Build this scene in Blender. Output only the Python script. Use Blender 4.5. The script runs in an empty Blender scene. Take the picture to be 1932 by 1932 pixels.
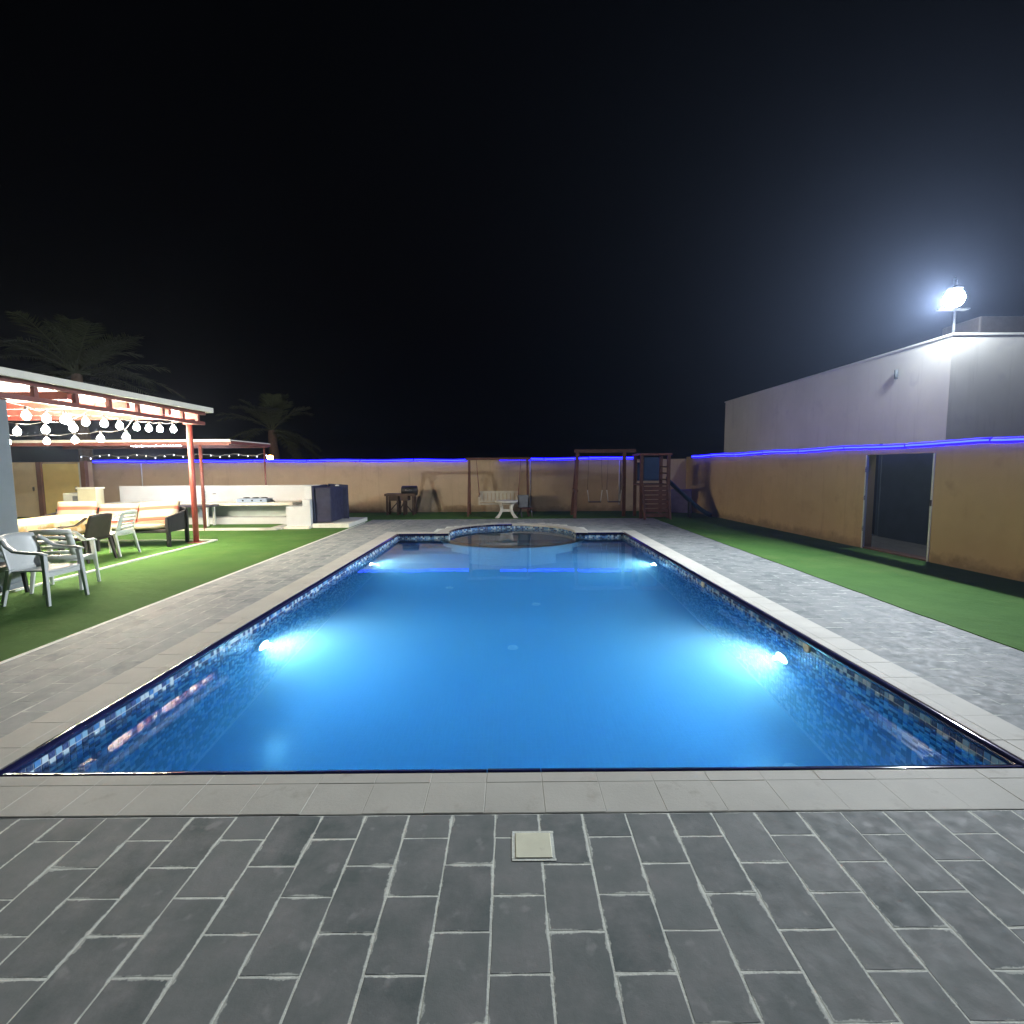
import bpy, bmesh, math, random
from mathutils import Vector, Matrix
random.seed(11)
R = math.radians
C = bpy.context.scene.collection
scn = bpy.context.scene

# ------------------------------------------------------------------ camera
H = 1.65
PITCH, ROLL, YAW, FPX = math.atan(86/945.), R(0.36), 0.003, 945.
cam_d = bpy.data.cameras.new('camera'); cam = bpy.data.objects.new('camera', cam_d); C.objects.link(cam)
cam_d.sensor_width = 36; cam_d.lens = 36*FPX/1932.; cam_d.clip_start = .05; cam_d.clip_end = 900
fw = Vector((math.sin(YAW)*math.cos(PITCH), math.cos(YAW)*math.cos(PITCH), -math.sin(PITCH)))
rt = Vector((math.cos(YAW), -math.sin(YAW), 0)); up = rt.cross(fw)
rt, up = rt*math.cos(ROLL)-up*math.sin(ROLL), up*math.cos(ROLL)+rt*math.sin(ROLL)
mw = Matrix((rt, up, -fw)).transposed().to_4x4(); mw.translation = (0, 0, H)
cam.matrix_world = mw; scn.camera = cam

# ------------------------------------------------------------------ world, added fill lamp
w = bpy.data.worlds.new('World'); scn.world = w; w.use_nodes = True
nt = w.node_tree; bg = nt.nodes['Background']
sky = nt.nodes.new('ShaderNodeTexSky'); sky.sky_type = 'NISHITA'; sky.sun_disc = False
sky.sun_elevation = R(-5); sky.sun_rotation = R(200)
nt.links.new(sky.outputs[0], bg.inputs[0]); bg.inputs[1].default_value = 0.15
sd = bpy.data.lights.new('night_fill', 'SUN'); sd.energy = 0.004; sd.angle = R(.5); sd.color = (.8, .88, 1)  # faint cool fill lamp, added without a source in the scene
so = bpy.data.objects.new('night_fill', sd); C.objects.link(so); so.rotation_euler = (R(40), 0, R(160))

# ------------------------------------------------------------------ exposure, sampling
scn.view_settings.view_transform = 'Standard'; scn.view_settings.look = 'None'
scn.view_settings.exposure = 0.2; scn.view_settings.gamma = 1
cy = scn.cycles
cy.use_denoising = True
try: cy.denoiser = 'OPENIMAGEDENOISE'; cy.denoising_input_passes = 'RGB_ALBEDO_NORMAL'
except Exception: pass
cy.max_bounces = 8; cy.diffuse_bounces = 3; cy.glossy_bounces = 4; cy.transmission_bounces = 6
cy.transparent_max_bounces = 8; cy.volume_bounces = 4
cy.caustics_reflective = False; cy.caustics_refractive = False
cy.sample_clamp_indirect = 80; cy.blur_glossy = .5; cy.use_light_tree = True

# ------------------------------------------------------------------ materials
def base_mat(name):
    m = bpy.data.materials.new(name); m.use_nodes = True
    t = m.node_tree; return m, t, t.nodes['Principled BSDF']
def N(t, ty, **kw):
    n = t.nodes.new(ty)
    for k, v in kw.items(): setattr(n, k, v)
    return n
def mth(t, op, a, b=None, c=None):
    n = N(t, 'ShaderNodeMath', operation=op)
    for i, v in enumerate((a, b, c)):
        if v is None: continue
        if isinstance(v, (int, float)): n.inputs[i].default_value = v
        else: t.links.new(v, n.inputs[i])
    return n.outputs[0]
def mixc(t, f, a, b, blend='MIX'):
    n = N(t, 'ShaderNodeMix', data_type='RGBA', blend_type=blend)
    for i, v in ((0, f), (6, a), (7, b)):
        if isinstance(v, (int, float)): n.inputs[i].default_value = v
        elif isinstance(v, tuple): n.inputs[i].default_value = v if len(v) == 4 else v+(1,)
        else: t.links.new(v, n.inputs[i])
    return n.outputs[2]
def maprange(t, v, a, b, c=0., d=1.):
    n = N(t, 'ShaderNodeMapRange'); t.links.new(v, n.inputs[0])
    for i, x in enumerate((a, b, c, d)): n.inputs[i+1].default_value = x
    return n.outputs[0]
def pos(t): return N(t, 'ShaderNodeNewGeometry').outputs['Position']
def objc(t): return N(t, 'ShaderNodeTexCoord').outputs['Object']
def noise(t, vec, scale, detail=4, rough=.55, out=0):
    n = N(t, 'ShaderNodeTexNoise'); n.inputs['Scale'].default_value = scale
    n.inputs['Detail'].default_value = detail; n.inputs['Roughness'].default_value = rough
    t.links.new(vec, n.inputs['Vector']); return n.outputs[out]
def bump(t, b, h, strength, dist=.01):
    n = N(t, 'ShaderNodeBump'); n.inputs['Strength'].default_value = strength; n.inputs['Distance'].default_value = dist
    t.links.new(h, n.inputs['Height']); t.links.new(n.outputs[0], b.inputs['Normal'])
def sc(c, k): return tuple(min(1, x*k) for x in c)
def M(name, col, rough=.6, var=.15, scale=3., bmp=0., bscale=60., metal=0., coat=0., blotch=None, streak=0.):
    m, t, b = base_mat(name); p = pos(t)
    n = noise(t, p, scale, 6, .6)
    f = maprange(t, n, .3, .7)
    c = mixc(t, f, sc(col, 1-var), sc(col, 1+var))
    if blotch:
        bc, bs, lo = blotch
        c = mixc(t, maprange(t, noise(t, p, bs, 8, .65), lo, lo+.14), c, bc)
    if streak:
        mp = N(t, 'ShaderNodeMapping'); mp.inputs['Scale'].default_value = (5, 5, .35); t.links.new(p, mp.inputs[0])
        c = mixc(t, maprange(t, noise(t, mp.outputs[0], 1, 6, .7), .55, .75, 0, streak), c, sc(col, .62))
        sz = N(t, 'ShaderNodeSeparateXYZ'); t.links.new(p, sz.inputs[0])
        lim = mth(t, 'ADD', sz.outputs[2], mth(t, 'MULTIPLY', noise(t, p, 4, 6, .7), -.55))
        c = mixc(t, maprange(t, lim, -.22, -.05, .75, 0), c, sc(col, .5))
    t.links.new(c, b.inputs['Base Color'])
    b.inputs['Roughness'].default_value = rough; b.inputs['Metallic'].default_value = metal
    b.inputs['Coat Weight'].default_value = coat
    if rough > .25:
        t.links.new(maprange(t, noise(t, p, scale*3, 3), .3, .7, max(.05, rough-.12), min(1, rough+.1)), b.inputs['Roughness'])
    if bmp: bump(t, b, noise(t, p, bscale, 4), bmp, .01)
    return m
def EM(name, col, strength, base=(.8, .8, .8)):
    m, t, b = base_mat(name); b.inputs['Roughness'].default_value = .9; b.inputs['Specular IOR Level'].default_value = .1; b.inputs['Base Color'].default_value = base+(1,)
    b.inputs['Emission Color'].default_value = col+(1,); b.inputs['Emission Strength'].default_value = strength
    return m

def slate_mat(name, edge, k=1.):
    m, t, b = base_mat(name); p = pos(t)
    rnd = N(t, 'ShaderNodeObjectInfo').outputs['Random'] if edge else N(t, 'ShaderNodeNewGeometry').outputs['Random Per Island']
    c0 = mixc(t, rnd, sc((.118, .142, .140), k), sc((.205, .226, .218), k))
    c = mixc(t, maprange(t, noise(t, p, 5, 8, .65), .35, .7), c0, sc((.26, .265, .26), k))
    st = maprange(t, noise(t, p, 9, 3, .5), .64, .72)
    c = mixc(t, mth(t, 'MULTIPLY', st, .55), c, sc((.34, .345, .335), k))
    c = mixc(t, maprange(t, noise(t, p, 170, 2), .70, .78, 0, .6), c, sc((.09, .10, .105), k))
    if edge:
        s = N(t, 'ShaderNodeSeparateXYZ'); t.links.new(objc(t), s.inputs[0])
        ex = mth(t, 'SUBTRACT', .0985, mth(t, 'ABSOLUTE', s.outputs[0]))
        ey = mth(t, 'SUBTRACT', .1478, mth(t, 'ABSOLUTE', s.outputs[1]))
        e = mth(t, 'MINIMUM', ex, ey)
        big = mth(t, 'MULTIPLY', mth(t, 'SUBTRACT', noise(t, p, 7, 3), .5), .050)
        fine = mth(t, 'MULTIPLY', mth(t, 'SUBTRACT', noise(t, p, 60, 4, .75), .5), .022)
        k = mth(t, 'SUBTRACT', mth(t, 'ADD', mth(t, 'ADD', big, fine), .0022), e)
        c = mixc(t, mth(t, 'MULTIPLY', maprange(t, k, 0, .004), .8), c, (.62, .645, .585))
    t.links.new(c, b.inputs['Base Color'])
    t.links.new(maprange(t, noise(t, p, 14, 5), .3, .7, .58, .82), b.inputs['Roughness']); b.inputs['Specular IOR Level'].default_value = .14
    h = mth(t, 'ADD', noise(t, p, 26, 8, .65), mth(t, 'MULTIPLY', noise(t, p, 180, 3), .25))
    bump(t, b, h, .22, .005)
    return m
SLATE = slate_mat('slate_tile', True, 1.0); SLATE_J = slate_mat('slate_tile_far', False)
SLATE_LIT = slate_mat('lit_slate_tile', True, 1.55); SLATE_LIT_J = slate_mat('lit_slate_tile_far', False, 1.4); MID = slate_mat('mid_slate_tile', True, 1.05)  # lit copies: same slate, lamplight on the paving put into a paler colour
GROUT = M('grout', (.72, .745, .67), .9, .2, 14, .3, 120)
COPE = M('coping_stone', (.52, .51, .455), .6, .08, 2.5, .07, 60, blotch=((.42, .405, .35), 6, .58))
_b = COPE.node_tree.nodes['Principled BSDF']; _b.inputs['Specular IOR Level'].default_value = .15
COPE.node_tree.links.remove(_b.inputs['Roughness'].links[0]); _b.inputs['Roughness'].default_value = .7
NAVY = M('navy_glaze', (.010, .012, .05), .09, .3, 6, coat=.5)
def mosaic_mat(name, single):
    m, t, b = base_mat(name)
    r = N(t, 'ShaderNodeObjectInfo').outputs['Random'] if single else N(t, 'ShaderNodeNewGeometry').outputs['Random Per Island']
    cr = N(t, 'ShaderNodeValToRGB'); cr.color_ramp.interpolation = 'CONSTANT'; t.links.new(r, cr.inputs[0])
    cols = [(0, (.012, .022, .10)), (.22, (.06, .22, .55)), (.42, (.56, .70, .78)), (.66, (.24, .47, .68)), (.82, (.03, .04, .17))]
    el = cr.color_ramp.elements
    el[0].position, el[0].color = cols[0][0], cols[0][1]+(1,)
    el[1].position, el[1].color = cols[1][0], cols[1][1]+(1,)
    for p_, c_ in cols[2:]:
        e = el.new(p_); e.color = c_+(1,)
    t.links.new(mixc(t, maprange(t, noise(t, pos(t), 90, 3), .3, .7, 0, .35), cr.outputs[0], (.25, .42, .6)), b.inputs['Base Color'])
    b.inputs['Roughness'].default_value = .16
    return m
MOS = mosaic_mat('mosaic_glaze_joined', False); MOS1 = mosaic_mat('mosaic_glaze', True)
POOLG = M('pool_grout', (.55, .62, .66), .8, .1, 10)
def pool_floor_mat():
    m, t, b = base_mat('pool_floor_mosaic'); p = pos(t)
    v = N(t, 'ShaderNodeTexBrick'); v.offset = 0; v.inputs['Scale'].default_value = 1
    v.inputs['Brick Width'].default_value = .047; v.inputs['Row Height'].default_value = .047; v.inputs['Mortar Size'].default_value = .0025
    v.inputs['Color1'].default_value = (.03, .12, .40, 1); v.inputs['Color2'].default_value = (.06, .19, .46, 1); v.inputs['Mortar'].default_value = (.16, .30, .50, 1)
    t.links.new(p, v.inputs['Vector']); t.links.new(v.outputs[0], b.inputs['Base Color']); b.inputs['Roughness'].default_value = .3
    return m
POOLF = pool_floor_mat()
def turf_mat():
    m, t, b = base_mat('artificial_turf'); p = pos(t)
    c = mixc(t, maprange(t, noise(t, p, 1.2, 5), .3, .7), (.074, .174, .038), (.120, .245, .056))
    c = mixc(t, maprange(t, noise(t, p, 240, 2), .35, .7), (.040, .105, .025), c)
    t.links.new(c, b.inputs['Base Color']); b.inputs['Roughness'].default_value = .9; b.inputs['Specular IOR Level'].default_value = .08
    c2 = mixc(t, maprange(t, noise(t, p, .55, 6, .7), .52, .68, 0, .5), c, (.12, .19, .055)); t.links.new(c2, b.inputs['Base Color'])
    h = mth(t, 'ADD', mth(t, 'MULTIPLY', noise(t, p, 260, 3, .8), .35), mth(t, 'MULTIPLY', noise(t, p, 2.2, 3), 4.))
    bump(t, b, h, .5, .02); return m
TURF = turf_mat()
SOIL = M('bare_soil', (.16, .13, .09), .95, .3, 2, .5, 20)
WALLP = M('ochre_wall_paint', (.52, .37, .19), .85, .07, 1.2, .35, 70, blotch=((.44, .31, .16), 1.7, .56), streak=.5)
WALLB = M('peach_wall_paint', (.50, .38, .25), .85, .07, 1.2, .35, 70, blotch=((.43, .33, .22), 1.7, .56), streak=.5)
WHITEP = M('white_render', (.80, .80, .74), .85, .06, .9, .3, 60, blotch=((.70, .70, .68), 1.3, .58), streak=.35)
WHITE = M('white_plaster', (.50, .53, .56), .7, .06, 2, .2, 60)
GREYP = M('grey_pillar_paint', (.17, .20, .22), .8, .1, 2, .2, 60)
REDST = M('red_oxide_steel', (.30, .06, .045), .45, .15, 8, .15, 40)
DKRED = M('dark_red_steel', (.16, .045, .035), .5, .2, 8)
DARKST = M('dark_steel', (.05, .045, .045), .5, .2, 6)
ROOFW = M('white_roof_sheet', (.74, .74, .70), .5, .05, 2)
FASC = M('beige_fascia', (.58, .57, .50), .6, .06, 3)
BROWNP = M('brown_resin', (.045, .030, .024), .5, .15, 12, .1, 200)
GREYPL = M('grey_white_plastic', (.50, .53, .52), .38, .06, 5)
WHITEPL = M('white_plastic', (.70, .72, .68), .35, .06, 5)
BLACKPL = M('black_plastic', (.015, .015, .017), .45, .2, 8)
RATTAN = M('dark_rattan', (.022, .021, .023), .6, .35, 40, .6, 160)
NAVYT = M('navy_tarpaulin', (.018, .021, .055), .75, .2, 3, .4, 14)
STEEL = M('brushed_steel', (.5, .52, .55), .3, .1, 20, metal=1)
STONE = M('cast_stone', (.66, .64, .57), .75, .1, 8, .2, 50)
CREAMW = M('cream_painted_wood', (.55, .50, .40), .6, .1, 8, .15, 60)
WOOD = M('stained_timber', (.10, .040, .028), .65, .25, 6, .3, 40)
WOODD = M('dark_timber', (.07, .042, .028), .7, .3, 8, .3, 40)
BLUEPL = M('blue_plastic', (.014, .045, .12), .45, .12, 6)
OCHDOOR = M('ochre_door_paint', (.78, .61, .22), .55, .08, 2.5, .1, 40)
BEIGEDOOR = M('beige_door_paint', (.72, .59, .36), .6, .08, 2.5, .1, 40)
FRAMEB = M('brown_frame', (.20, .10, .06), .6, .15, 6)
DRAINP = M('cream_plastic_cover', (.80, .80, .62), .5, .06, 12, blotch=((.5, .47, .36), 14, .6))
LEAF = M('palm_leaflet', (.05, .065, .02), .6, .25, 6)
TRUNK = M('palm_trunk', (.14, .10, .065), .9, .3, 10, .6, 30)
KERB = M('white_kerb', (.68, .69, .62), .7, .1, 6)
FLOORC = M('pale_screed', (.5, .5, .46), .8, .1, 3)
def stripe_mat():
    m, t, b = base_mat('striped_canvas'); s = N(t, 'ShaderNodeSeparateXYZ'); t.links.new(objc(t), s.inputs[0])
    fr = mth(t, 'FRACT', mth(t, 'MULTIPLY', s.outputs[2], 4.0))
    cr = N(t, 'ShaderNodeValToRGB'); cr.color_ramp.interpolation = 'CONSTANT'; t.links.new(fr, cr.inputs[0])
    el = cr.color_ramp.elements; cream = (.34, .30, .215, 1)
    el[0].color = cream; el[1].position = .22; el[1].color = (.34, .075, .045, 1)
    for p_, c_ in ((.54, cream), (.70, (.50, .36, .22, 1)), (.77, cream)):
        e = el.new(p_); e.color = c_
    t.links.new(cr.outputs[0], b.inputs['Base Color']); b.inputs['Roughness'].default_value = .9
    bump(t, b, noise(t, pos(t), 300, 2), .3, .003); return m
STRIPE = stripe_mat()
def cloth_mat():
    m, t, b = base_mat('printed_tablecloth'); s = N(t, 'ShaderNodeSeparateXYZ'); t.links.new(objc(t), s.inputs[0])
    fy = mth(t, 'FRACT', mth(t, 'MULTIPLY', s.outputs[1], 1.55)); fz = mth(t, 'ABSOLUTE', s.outputs[2])
    inb = mth(t, 'MULTIPLY', mth(t, 'MULTIPLY', mth(t, 'GREATER_THAN', fy, .16), mth(t, 'LESS_THAN', fy, .88)),
              mth(t, 'MULTIPLY', mth(t, 'GREATER_THAN', fz, .04), mth(t, 'LESS_THAN', fz, .30)))
    fig = maprange(t, noise(t, objc(t), 9, 4), .45, .6)
    pan = mixc(t, fig, (.26, .18, .06), (.32, .27, .20))
    c = mixc(t, inb, (.42, .34, .18), pan)
    t.links.new(c, b.inputs['Base Color']); b.inputs['Roughness'].default_value = .7
    bump(t, b, noise(t, pos(t), 12, 3), .25, .03); return m
CLOTH = cloth_mat()
def water_mat():
    m = bpy.data.materials.new('pool_water'); m.use_nodes = True; t = m.node_tree; t.nodes.clear()
    o = N(t, 'ShaderNodeOutputMaterial'); g = N(t, 'ShaderNodeBsdfGlass'); g.inputs['IOR'].default_value = 1.33
    g.inputs['Roughness'].default_value = 0.0
    p = pos(t); mp = N(t, 'ShaderNodeMapping'); mp.inputs['Scale'].default_value = (1, .8, 1); t.links.new(p, mp.inputs[0])
    h = mth(t, 'ADD', noise(t, mp.outputs[0], 1.6, 2), mth(t, 'MULTIPLY', noise(t, mp.outputs[0], 6.5, 2), .22))
    bn = N(t, 'ShaderNodeBump'); bn.inputs['Strength'].default_value = .09; bn.inputs['Distance'].default_value = .012
    t.links.new(h, bn.inputs['Height']); t.links.new(bn.outputs[0], g.inputs['Normal'])
    t.links.new(g.outputs[0], o.inputs['Surface'])
    va = N(t, 'ShaderNodeVolumeAbsorption'); va.inputs['Color'].default_value = (.0, .735, .97, 1); va.inputs['Density'].default_value = .64
    vs = N(t, 'ShaderNodeVolumeScatter'); vs.inputs['Color'].default_value = (.46, .84, 1, 1); vs.inputs['Density'].default_value = .40
    vs.inputs['Anisotropy'].default_value = .15
    ad = N(t, 'ShaderNodeAddShader'); t.links.new(va.outputs[0], ad.inputs[0]); t.links.new(vs.outputs[0], ad.inputs[1])
    t.links.new(ad.outputs[0], o.inputs['Volume']); return m
WATER = water_mat()
E_BULB = EM('bulb_glow', (1, .88, .68), 520.)
E_TUBE = EM('tube_glow', (.78, .83, 1), 90.)
E_POOL = EM('pool_lens_glow', (.93, .97, 1), 22.)
E_LEDC = EM('led_core_glow', (.045, .09, 1.), 3.4, (.02, .02, .3))
E_LEDH = EM('led_tube_glow', (.006, .0008, 1.), 6.5, (.02, .02, .3))
E_ORANGE = EM('amber_glow', (1, .42, .10), 45.)
E_FAIRY = EM('fairy_glow', (.8, .8, 1), 6.)

# ------------------------------------------------------------------ mesh helpers
class MB:
    def __init__(s): s.v = []; s.f = []
    def box(s, x0, x1, y0, y1, z0, z1, T=None):
        b = len(s.v); pts = [(x, y, z) for z in (z0, z1) for y in (y0, y1) for x in (x0, x1)]
        if T: pts = [tuple(T @ Vector(p)) for p in pts]
        s.v += pts
        s.f += [tuple(b+i for i in q) for q in ((0, 2, 3, 1), (4, 5, 7, 6), (0, 1, 5, 4), (2, 6, 7, 3), (0, 4, 6, 2), (1, 3, 7, 5))]
        return s
    def bar(s, a, b_, w, h=None, side=None):
        a, b_ = Vector(a), Vector(b_); h = h or w; d = (b_-a).normalized()
        sd_ = Vector(side) if side else (Vector((0, 0, 1)) if abs(d.z) < .9 else Vector((1, 0, 0)))
        u = d.cross(sd_).normalized(); v = u.cross(d).normalized(); b = len(s.v)
        for p in (a, b_):
            for i, j in ((-1, -1), (1, -1), (1, 1), (-1, 1)): s.v.append(tuple(p+u*(i*w/2)+v*(j*h/2)))
        s.f += [(b, b+3, b+2, b+1), (b+4, b+5, b+6, b+7)]+[(b+i, b+(i+1) % 4, b+4+(i+1) % 4, b+4+i) for i in range(4)]
        return s
    def tube(s, pts, r, n=10, cap=True):
        pts = [Vector(p) for p in pts]; b = len(s.v); k = len(pts)
        rs = r if isinstance(r, (list, tuple)) else [r]*k; u = None
        for i, p in enumerate(pts):
            d = (pts[min(i+1, k-1)]-pts[max(i-1, 0)]).normalized()
            if u is None: u = d.orthogonal().normalized()
            u = (u-d*u.dot(d)).normalized(); v = d.cross(u)
            for j in range(n):
                a = 2*math.pi*j/n; s.v.append(tuple(p+(u*math.cos(a)+v*math.sin(a))*rs[i]))
        for i in range(k-1):
            for j in range(n):
                s.f.append((b+i*n+j, b+i*n+(j+1) % n, b+(i+1)*n+(j+1) % n, b+(i+1)*n+j))
        if cap: s.f += [tuple(b+j for j in reversed(range(n))), tuple(b+(k-1)*n+j for j in range(n))]
        return s
    def lathe(s, prof, c=(0, 0, 0), n=20, T=None):
        b = len(s.v); k = len(prof)
        for r_, z in prof:
            for j in range(n):
                a = 2*math.pi*j/n; p = Vector((c[0]+r_*math.cos(a), c[1]+r_*math.sin(a), c[2]+z))
                s.v.append(tuple(T @ p) if T else tuple(p))
        for i in range(k-1):
            for j in range(n): s.f.append((b+i*n+j, b+i*n+(j+1) % n, b+(i+1)*n+(j+1) % n, b+(i+1)*n+j))
        s.f += [tuple(b+j for j in reversed(range(n))), tuple(b+(k-1)*n+j for j in range(n))]
        return s
    def prism(s, out, z0, z1):
        b = len(s.v); n = len(out)
        s.v += [(x, y, z0) for x, y in out]+[(x, y, z1) for x, y in out]
        s.f += [tuple(b+i for i in reversed(range(n))), tuple(b+n+i for i in range(n))]
        s.f += [(b+i, b+(i+1) % n, b+n+(i+1) % n, b+n+i) for i in range(n)]
        return s
    def sheet(s, fn, nu, nv, th):
        b = len(s.v); P = [[Vector(fn(i/nu, j/nv)) for j in range(nv+1)] for i in range(nu+1)]
        Q = []
        for i in range(nu+1):
            for j in range(nv+1):
                du = P[min(i+1, nu)][j]-P[max(i-1, 0)][j]; dv = P[i][min(j+1, nv)]-P[i][max(j-1, 0)]
                Q.append(P[i][j]-du.cross(dv).normalized()*th)
        s.v += [tuple(P[i][j]) for i in range(nu+1) for j in range(nv+1)]+[tuple(q) for q in Q]
        m = (nu+1)*(nv+1); I = lambda i, j: b+i*(nv+1)+j
        for i in range(nu):
            for j in range(nv):
                s.f.append((I(i, j), I(i+1, j), I(i+1, j+1), I(i, j+1))); s.f.append((m+I(i, j), m+I(i, j+1), m+I(i+1, j+1), m+I(i+1, j)))
        for i in range(nu):
            for j, fl in ((0, 0), (nv, 1)):
                q = (I(i, j), m+I(i, j), m+I(i+1, j), I(i+1, j)); s.f.append(q if not fl else q[::-1])
        for j in range(nv):
            for i, fl in ((0, 1), (nu, 0)):
                q = (I(i, j), m+I(i, j), m+I(i, j+1), I(i, j+1)); s.f.append(q if not fl else q[::-1])
        return s
    def build(s, name, mat, parent=None, smooth=False, bev=0, seg=2):
        me = bpy.data.meshes.new(name); me.from_pydata(s.v, [], s.f); me.materials.append(mat)
        bm = bmesh.new(); bm.from_mesh(me)
        if bev:
            bmesh.ops.bevel(bm, geom=[e for e in bm.edges if len(e.link_faces) == 2 and e.calc_face_angle(0) > .5], offset=bev, segments=seg, affect='EDGES', profile=.5, clamp_overlap=True)
        bmesh.ops.recalc_face_normals(bm, faces=bm.faces[:])
        bm.to_mesh(me); bm.free()
        if smooth:
            for p in me.polygons: p.use_smooth = True
        return link(name, me, parent)
def link(name, me, parent=None, loc=None, rz=None):
    o = bpy.data.objects.new(name, me); C.objects.link(o); o.parent = parent
    if loc is not None: o.location = loc
    if rz is not None: o.rotation_euler = (0, 0, rz)
    return o
def tag(o, label=None, cat=None, group=None, kind=None):
    if label: o['label'] = label
    if cat: o['category'] = cat
    if group: o['group'] = group
    if kind: o['kind'] = kind
    return o
def thing(name, label, cat, loc=(0, 0, 0), rz=0, group=None):
    o = bpy.data.objects.new(name, None); o.empty_display_size = .2; C.objects.link(o)
    o.location = loc; o.rotation_euler = (0, 0, rz); return tag(o, label, cat, group)
def struct(name, label=None):
    o = bpy.data.objects.new(name, None); C.objects.link(o); o['kind'] = 'structure'
    if label: o['label'] = label
    return o
def copy_tree(o, parent=None):
    c = o.copy(); C.objects.link(c); c.parent = parent
    for ch in list(o.children): copy_tree(ch, c)
    return c
def lamp(name, kind, loc, energy, color, parent=None, target=None, **kw):
    d = bpy.data.lights.new(name, kind); d.energy = energy; d.color = color
    for k, v in kw.items(): setattr(d, k, v)
    o = bpy.data.objects.new(name, d); C.objects.link(o); o.location = loc
    if target is not None: o.rotation_euler = (Vector(target)-Vector(loc)).to_track_quat('-Z', 'Y').to_euler()
    o.parent = parent; return o

# ================================================================== THE SETTING
PX0, PX1, PY0, PY1 = -2.80, 2.82, 2.60, 12.33           # pool inside
CW = .35                                                # coping width
SPC, SPR = (.04, 12.65), 1.60                           # spa centre and radius
WZ = -.125
LX, RX, BY = -4.35, 4.50, 15.75                         # outer edges of the paving
DEPTH = -1.95
HAZE = .00075
def rwall(y): return 7.10-.065*(y-7)                    # inner face of the wall on the right
WALLY = 18.2

# ground far around, with an opening for the pool
g = MB(); xs = [-260, -3.6, 3.6, 260]; ys = [-60, 2.0, 14.8, 400]
for i in range(3):
    for j in range(3):
        if i == 1 and j == 1: continue
        b = len(g.v); g.v += [(xs[i], ys[j], -.06), (xs[i+1], ys[j], -.06), (xs[i+1], ys[j+1], -.06), (xs[i], ys[j+1], -.06)]; g.f.append((b, b+1, b+2, b+3))
tag(g.build('ground', SOIL), kind='structure')

# ---- paving
def tile_mesh(name, hx, hy, seed, mat):
    r = random.Random(seed); per = []
    for (ax, ay), (bx_, by_) in zip(((-1, -1), (1, -1), (1, 1), (-1, 1)), ((1, -1), (1, 1), (-1, 1), (-1, -1))):
        for k in range(3):
            t_ = k/3; per.append((hx*(ax+(bx_-ax)*t_)+r.uniform(-.0014, .0014), hy*(ay+(by_-ay)*t_)+r.uniform(-.0014, .0014)))
    n = len(per); v = [(x, y, -.022) for x, y in per]+[(x, y, -.0005) for x, y in per]
    v += [(x*(1-.002/hx), y*(1-.002/hy), r.uniform(-.0001, .0003)) for x, y in per]
    f = [(i, (i+1) % n, n+(i+1) % n, n+i) for i in range(n)]+[(n+i, n+(i+1) % n, 2*n+(i+1) % n, 2*n+i) for i in range(n)]
    f.append(tuple(range(2*n, 3*n)))
    me = bpy.data.meshes.new(name); me.from_pydata(v, [], f); me.materials.append(mat); return me
TILES = [tile_mesh('tile', .0985, .1478, i, SLATE) for i in range(6)]
TILEH = [tile_mesh('tile', .0985, .0725, i+20, SLATE) for i in range(3)]
TILEM = [tile_mesh('tile', .0985, .1478, i, MID) for i in range(6)]; TILEMH = [tile_mesh('tile', .0985, .0725, i+20, MID) for i in range(3)]
TILEP = [tile_mesh('tile', .0985, .1478, i, SLATE_LIT) for i in range(6)]; TILEPH = [tile_mesh('tile', .0985, .0725, i+20, SLATE_LIT) for i in range(3)]
def tile_cells(x0, x1, y0, y1, w_=.2, l_=.3, shift=0):
    out = []; nc = int(round((x1-x0)/w_)); cw = (x1-x0)/nc
    for c in range(nc):
        off = (c+shift) % 2; y = y1
        x = x0+cw*(c+.5)
        seq = []
        if off: seq.append((y-.075, .15)); y -= .15
        while y-l_ > y0-.01: seq.append((y-l_/2, l_)); y -= l_
        if y-y0 > .08: seq.append(((y+y0)/2, y-y0))
        out += [(x, yy, ll) for yy, ll in seq]
    return out
def lay_tiles(parent, cells, keep, avoid=None, full_=None, half_=None, rest_=None):
    full_, half_, rest_ = full_ or TILES, half_ or TILEH, rest_ or SLATE_J
    rest = MB(); cnt = 0; r = random.Random(3)
    for x, y, l in cells:
        if avoid and avoid(x, y, l): continue
        dz = r.uniform(-.0001, .0003)
        if keep(x, y):
            full = l > .29; me = r.choice(full_) if full else r.choice(half_)
            o = link('tile', me, parent, (x+r.uniform(-.0012, .0012), y+r.uniform(-.0015, .0015), dz)); cnt += 1
            if full and r.random() < .5: o.rotation_euler = (0, 0, math.pi)
            if not full and abs(l-.15) > .012: o.scale = (1, l/.15, 1)
        else:
            rest.box(x-.0975, x+.0975, y-l/2+.003, y+l/2-.003, -.022, dz)
    if rest.v: tag(rest.build('tiles', rest_, parent), kind='stuff')
    return cnt
def bed(name, x0, x1, y0, y1):
    return tag(MB().box(x0, x1, y0, y1, -.05, -.0007).build(name, GROUT), kind='structure')
drain = (.09, 2.045)
FX0, FX1 = -4.385, 4.43
front = bed('front_paving', FX0, FX1, -2.4, PY0-CW-.002)
lay_tiles(front, tile_cells(FX0, FX1, -2.4, PY0-CW-.004, w_=.205, l_=.303), lambda x, y: y > .55 and abs(x) < 4.0)
left = bed('left_paving', LX, PX0-CW-.003, PY0-CW, BY)
lay_tiles(left, tile_cells(LX, PX0-CW-.004, PY0-CW, BY), lambda x, y: y < 14.5, None, TILEP, TILEPH, SLATE_LIT_J)
right = bed('right_paving', PX1+CW+.003, RX, PY0-CW, BY)
lay_tiles(right, tile_cells(PX1+CW+.004, RX, PY0-CW, BY), lambda x, y: y < 14.0, None, TILEM, TILEMH, SLATE_LIT_J)
SPO = SPR+.30
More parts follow.
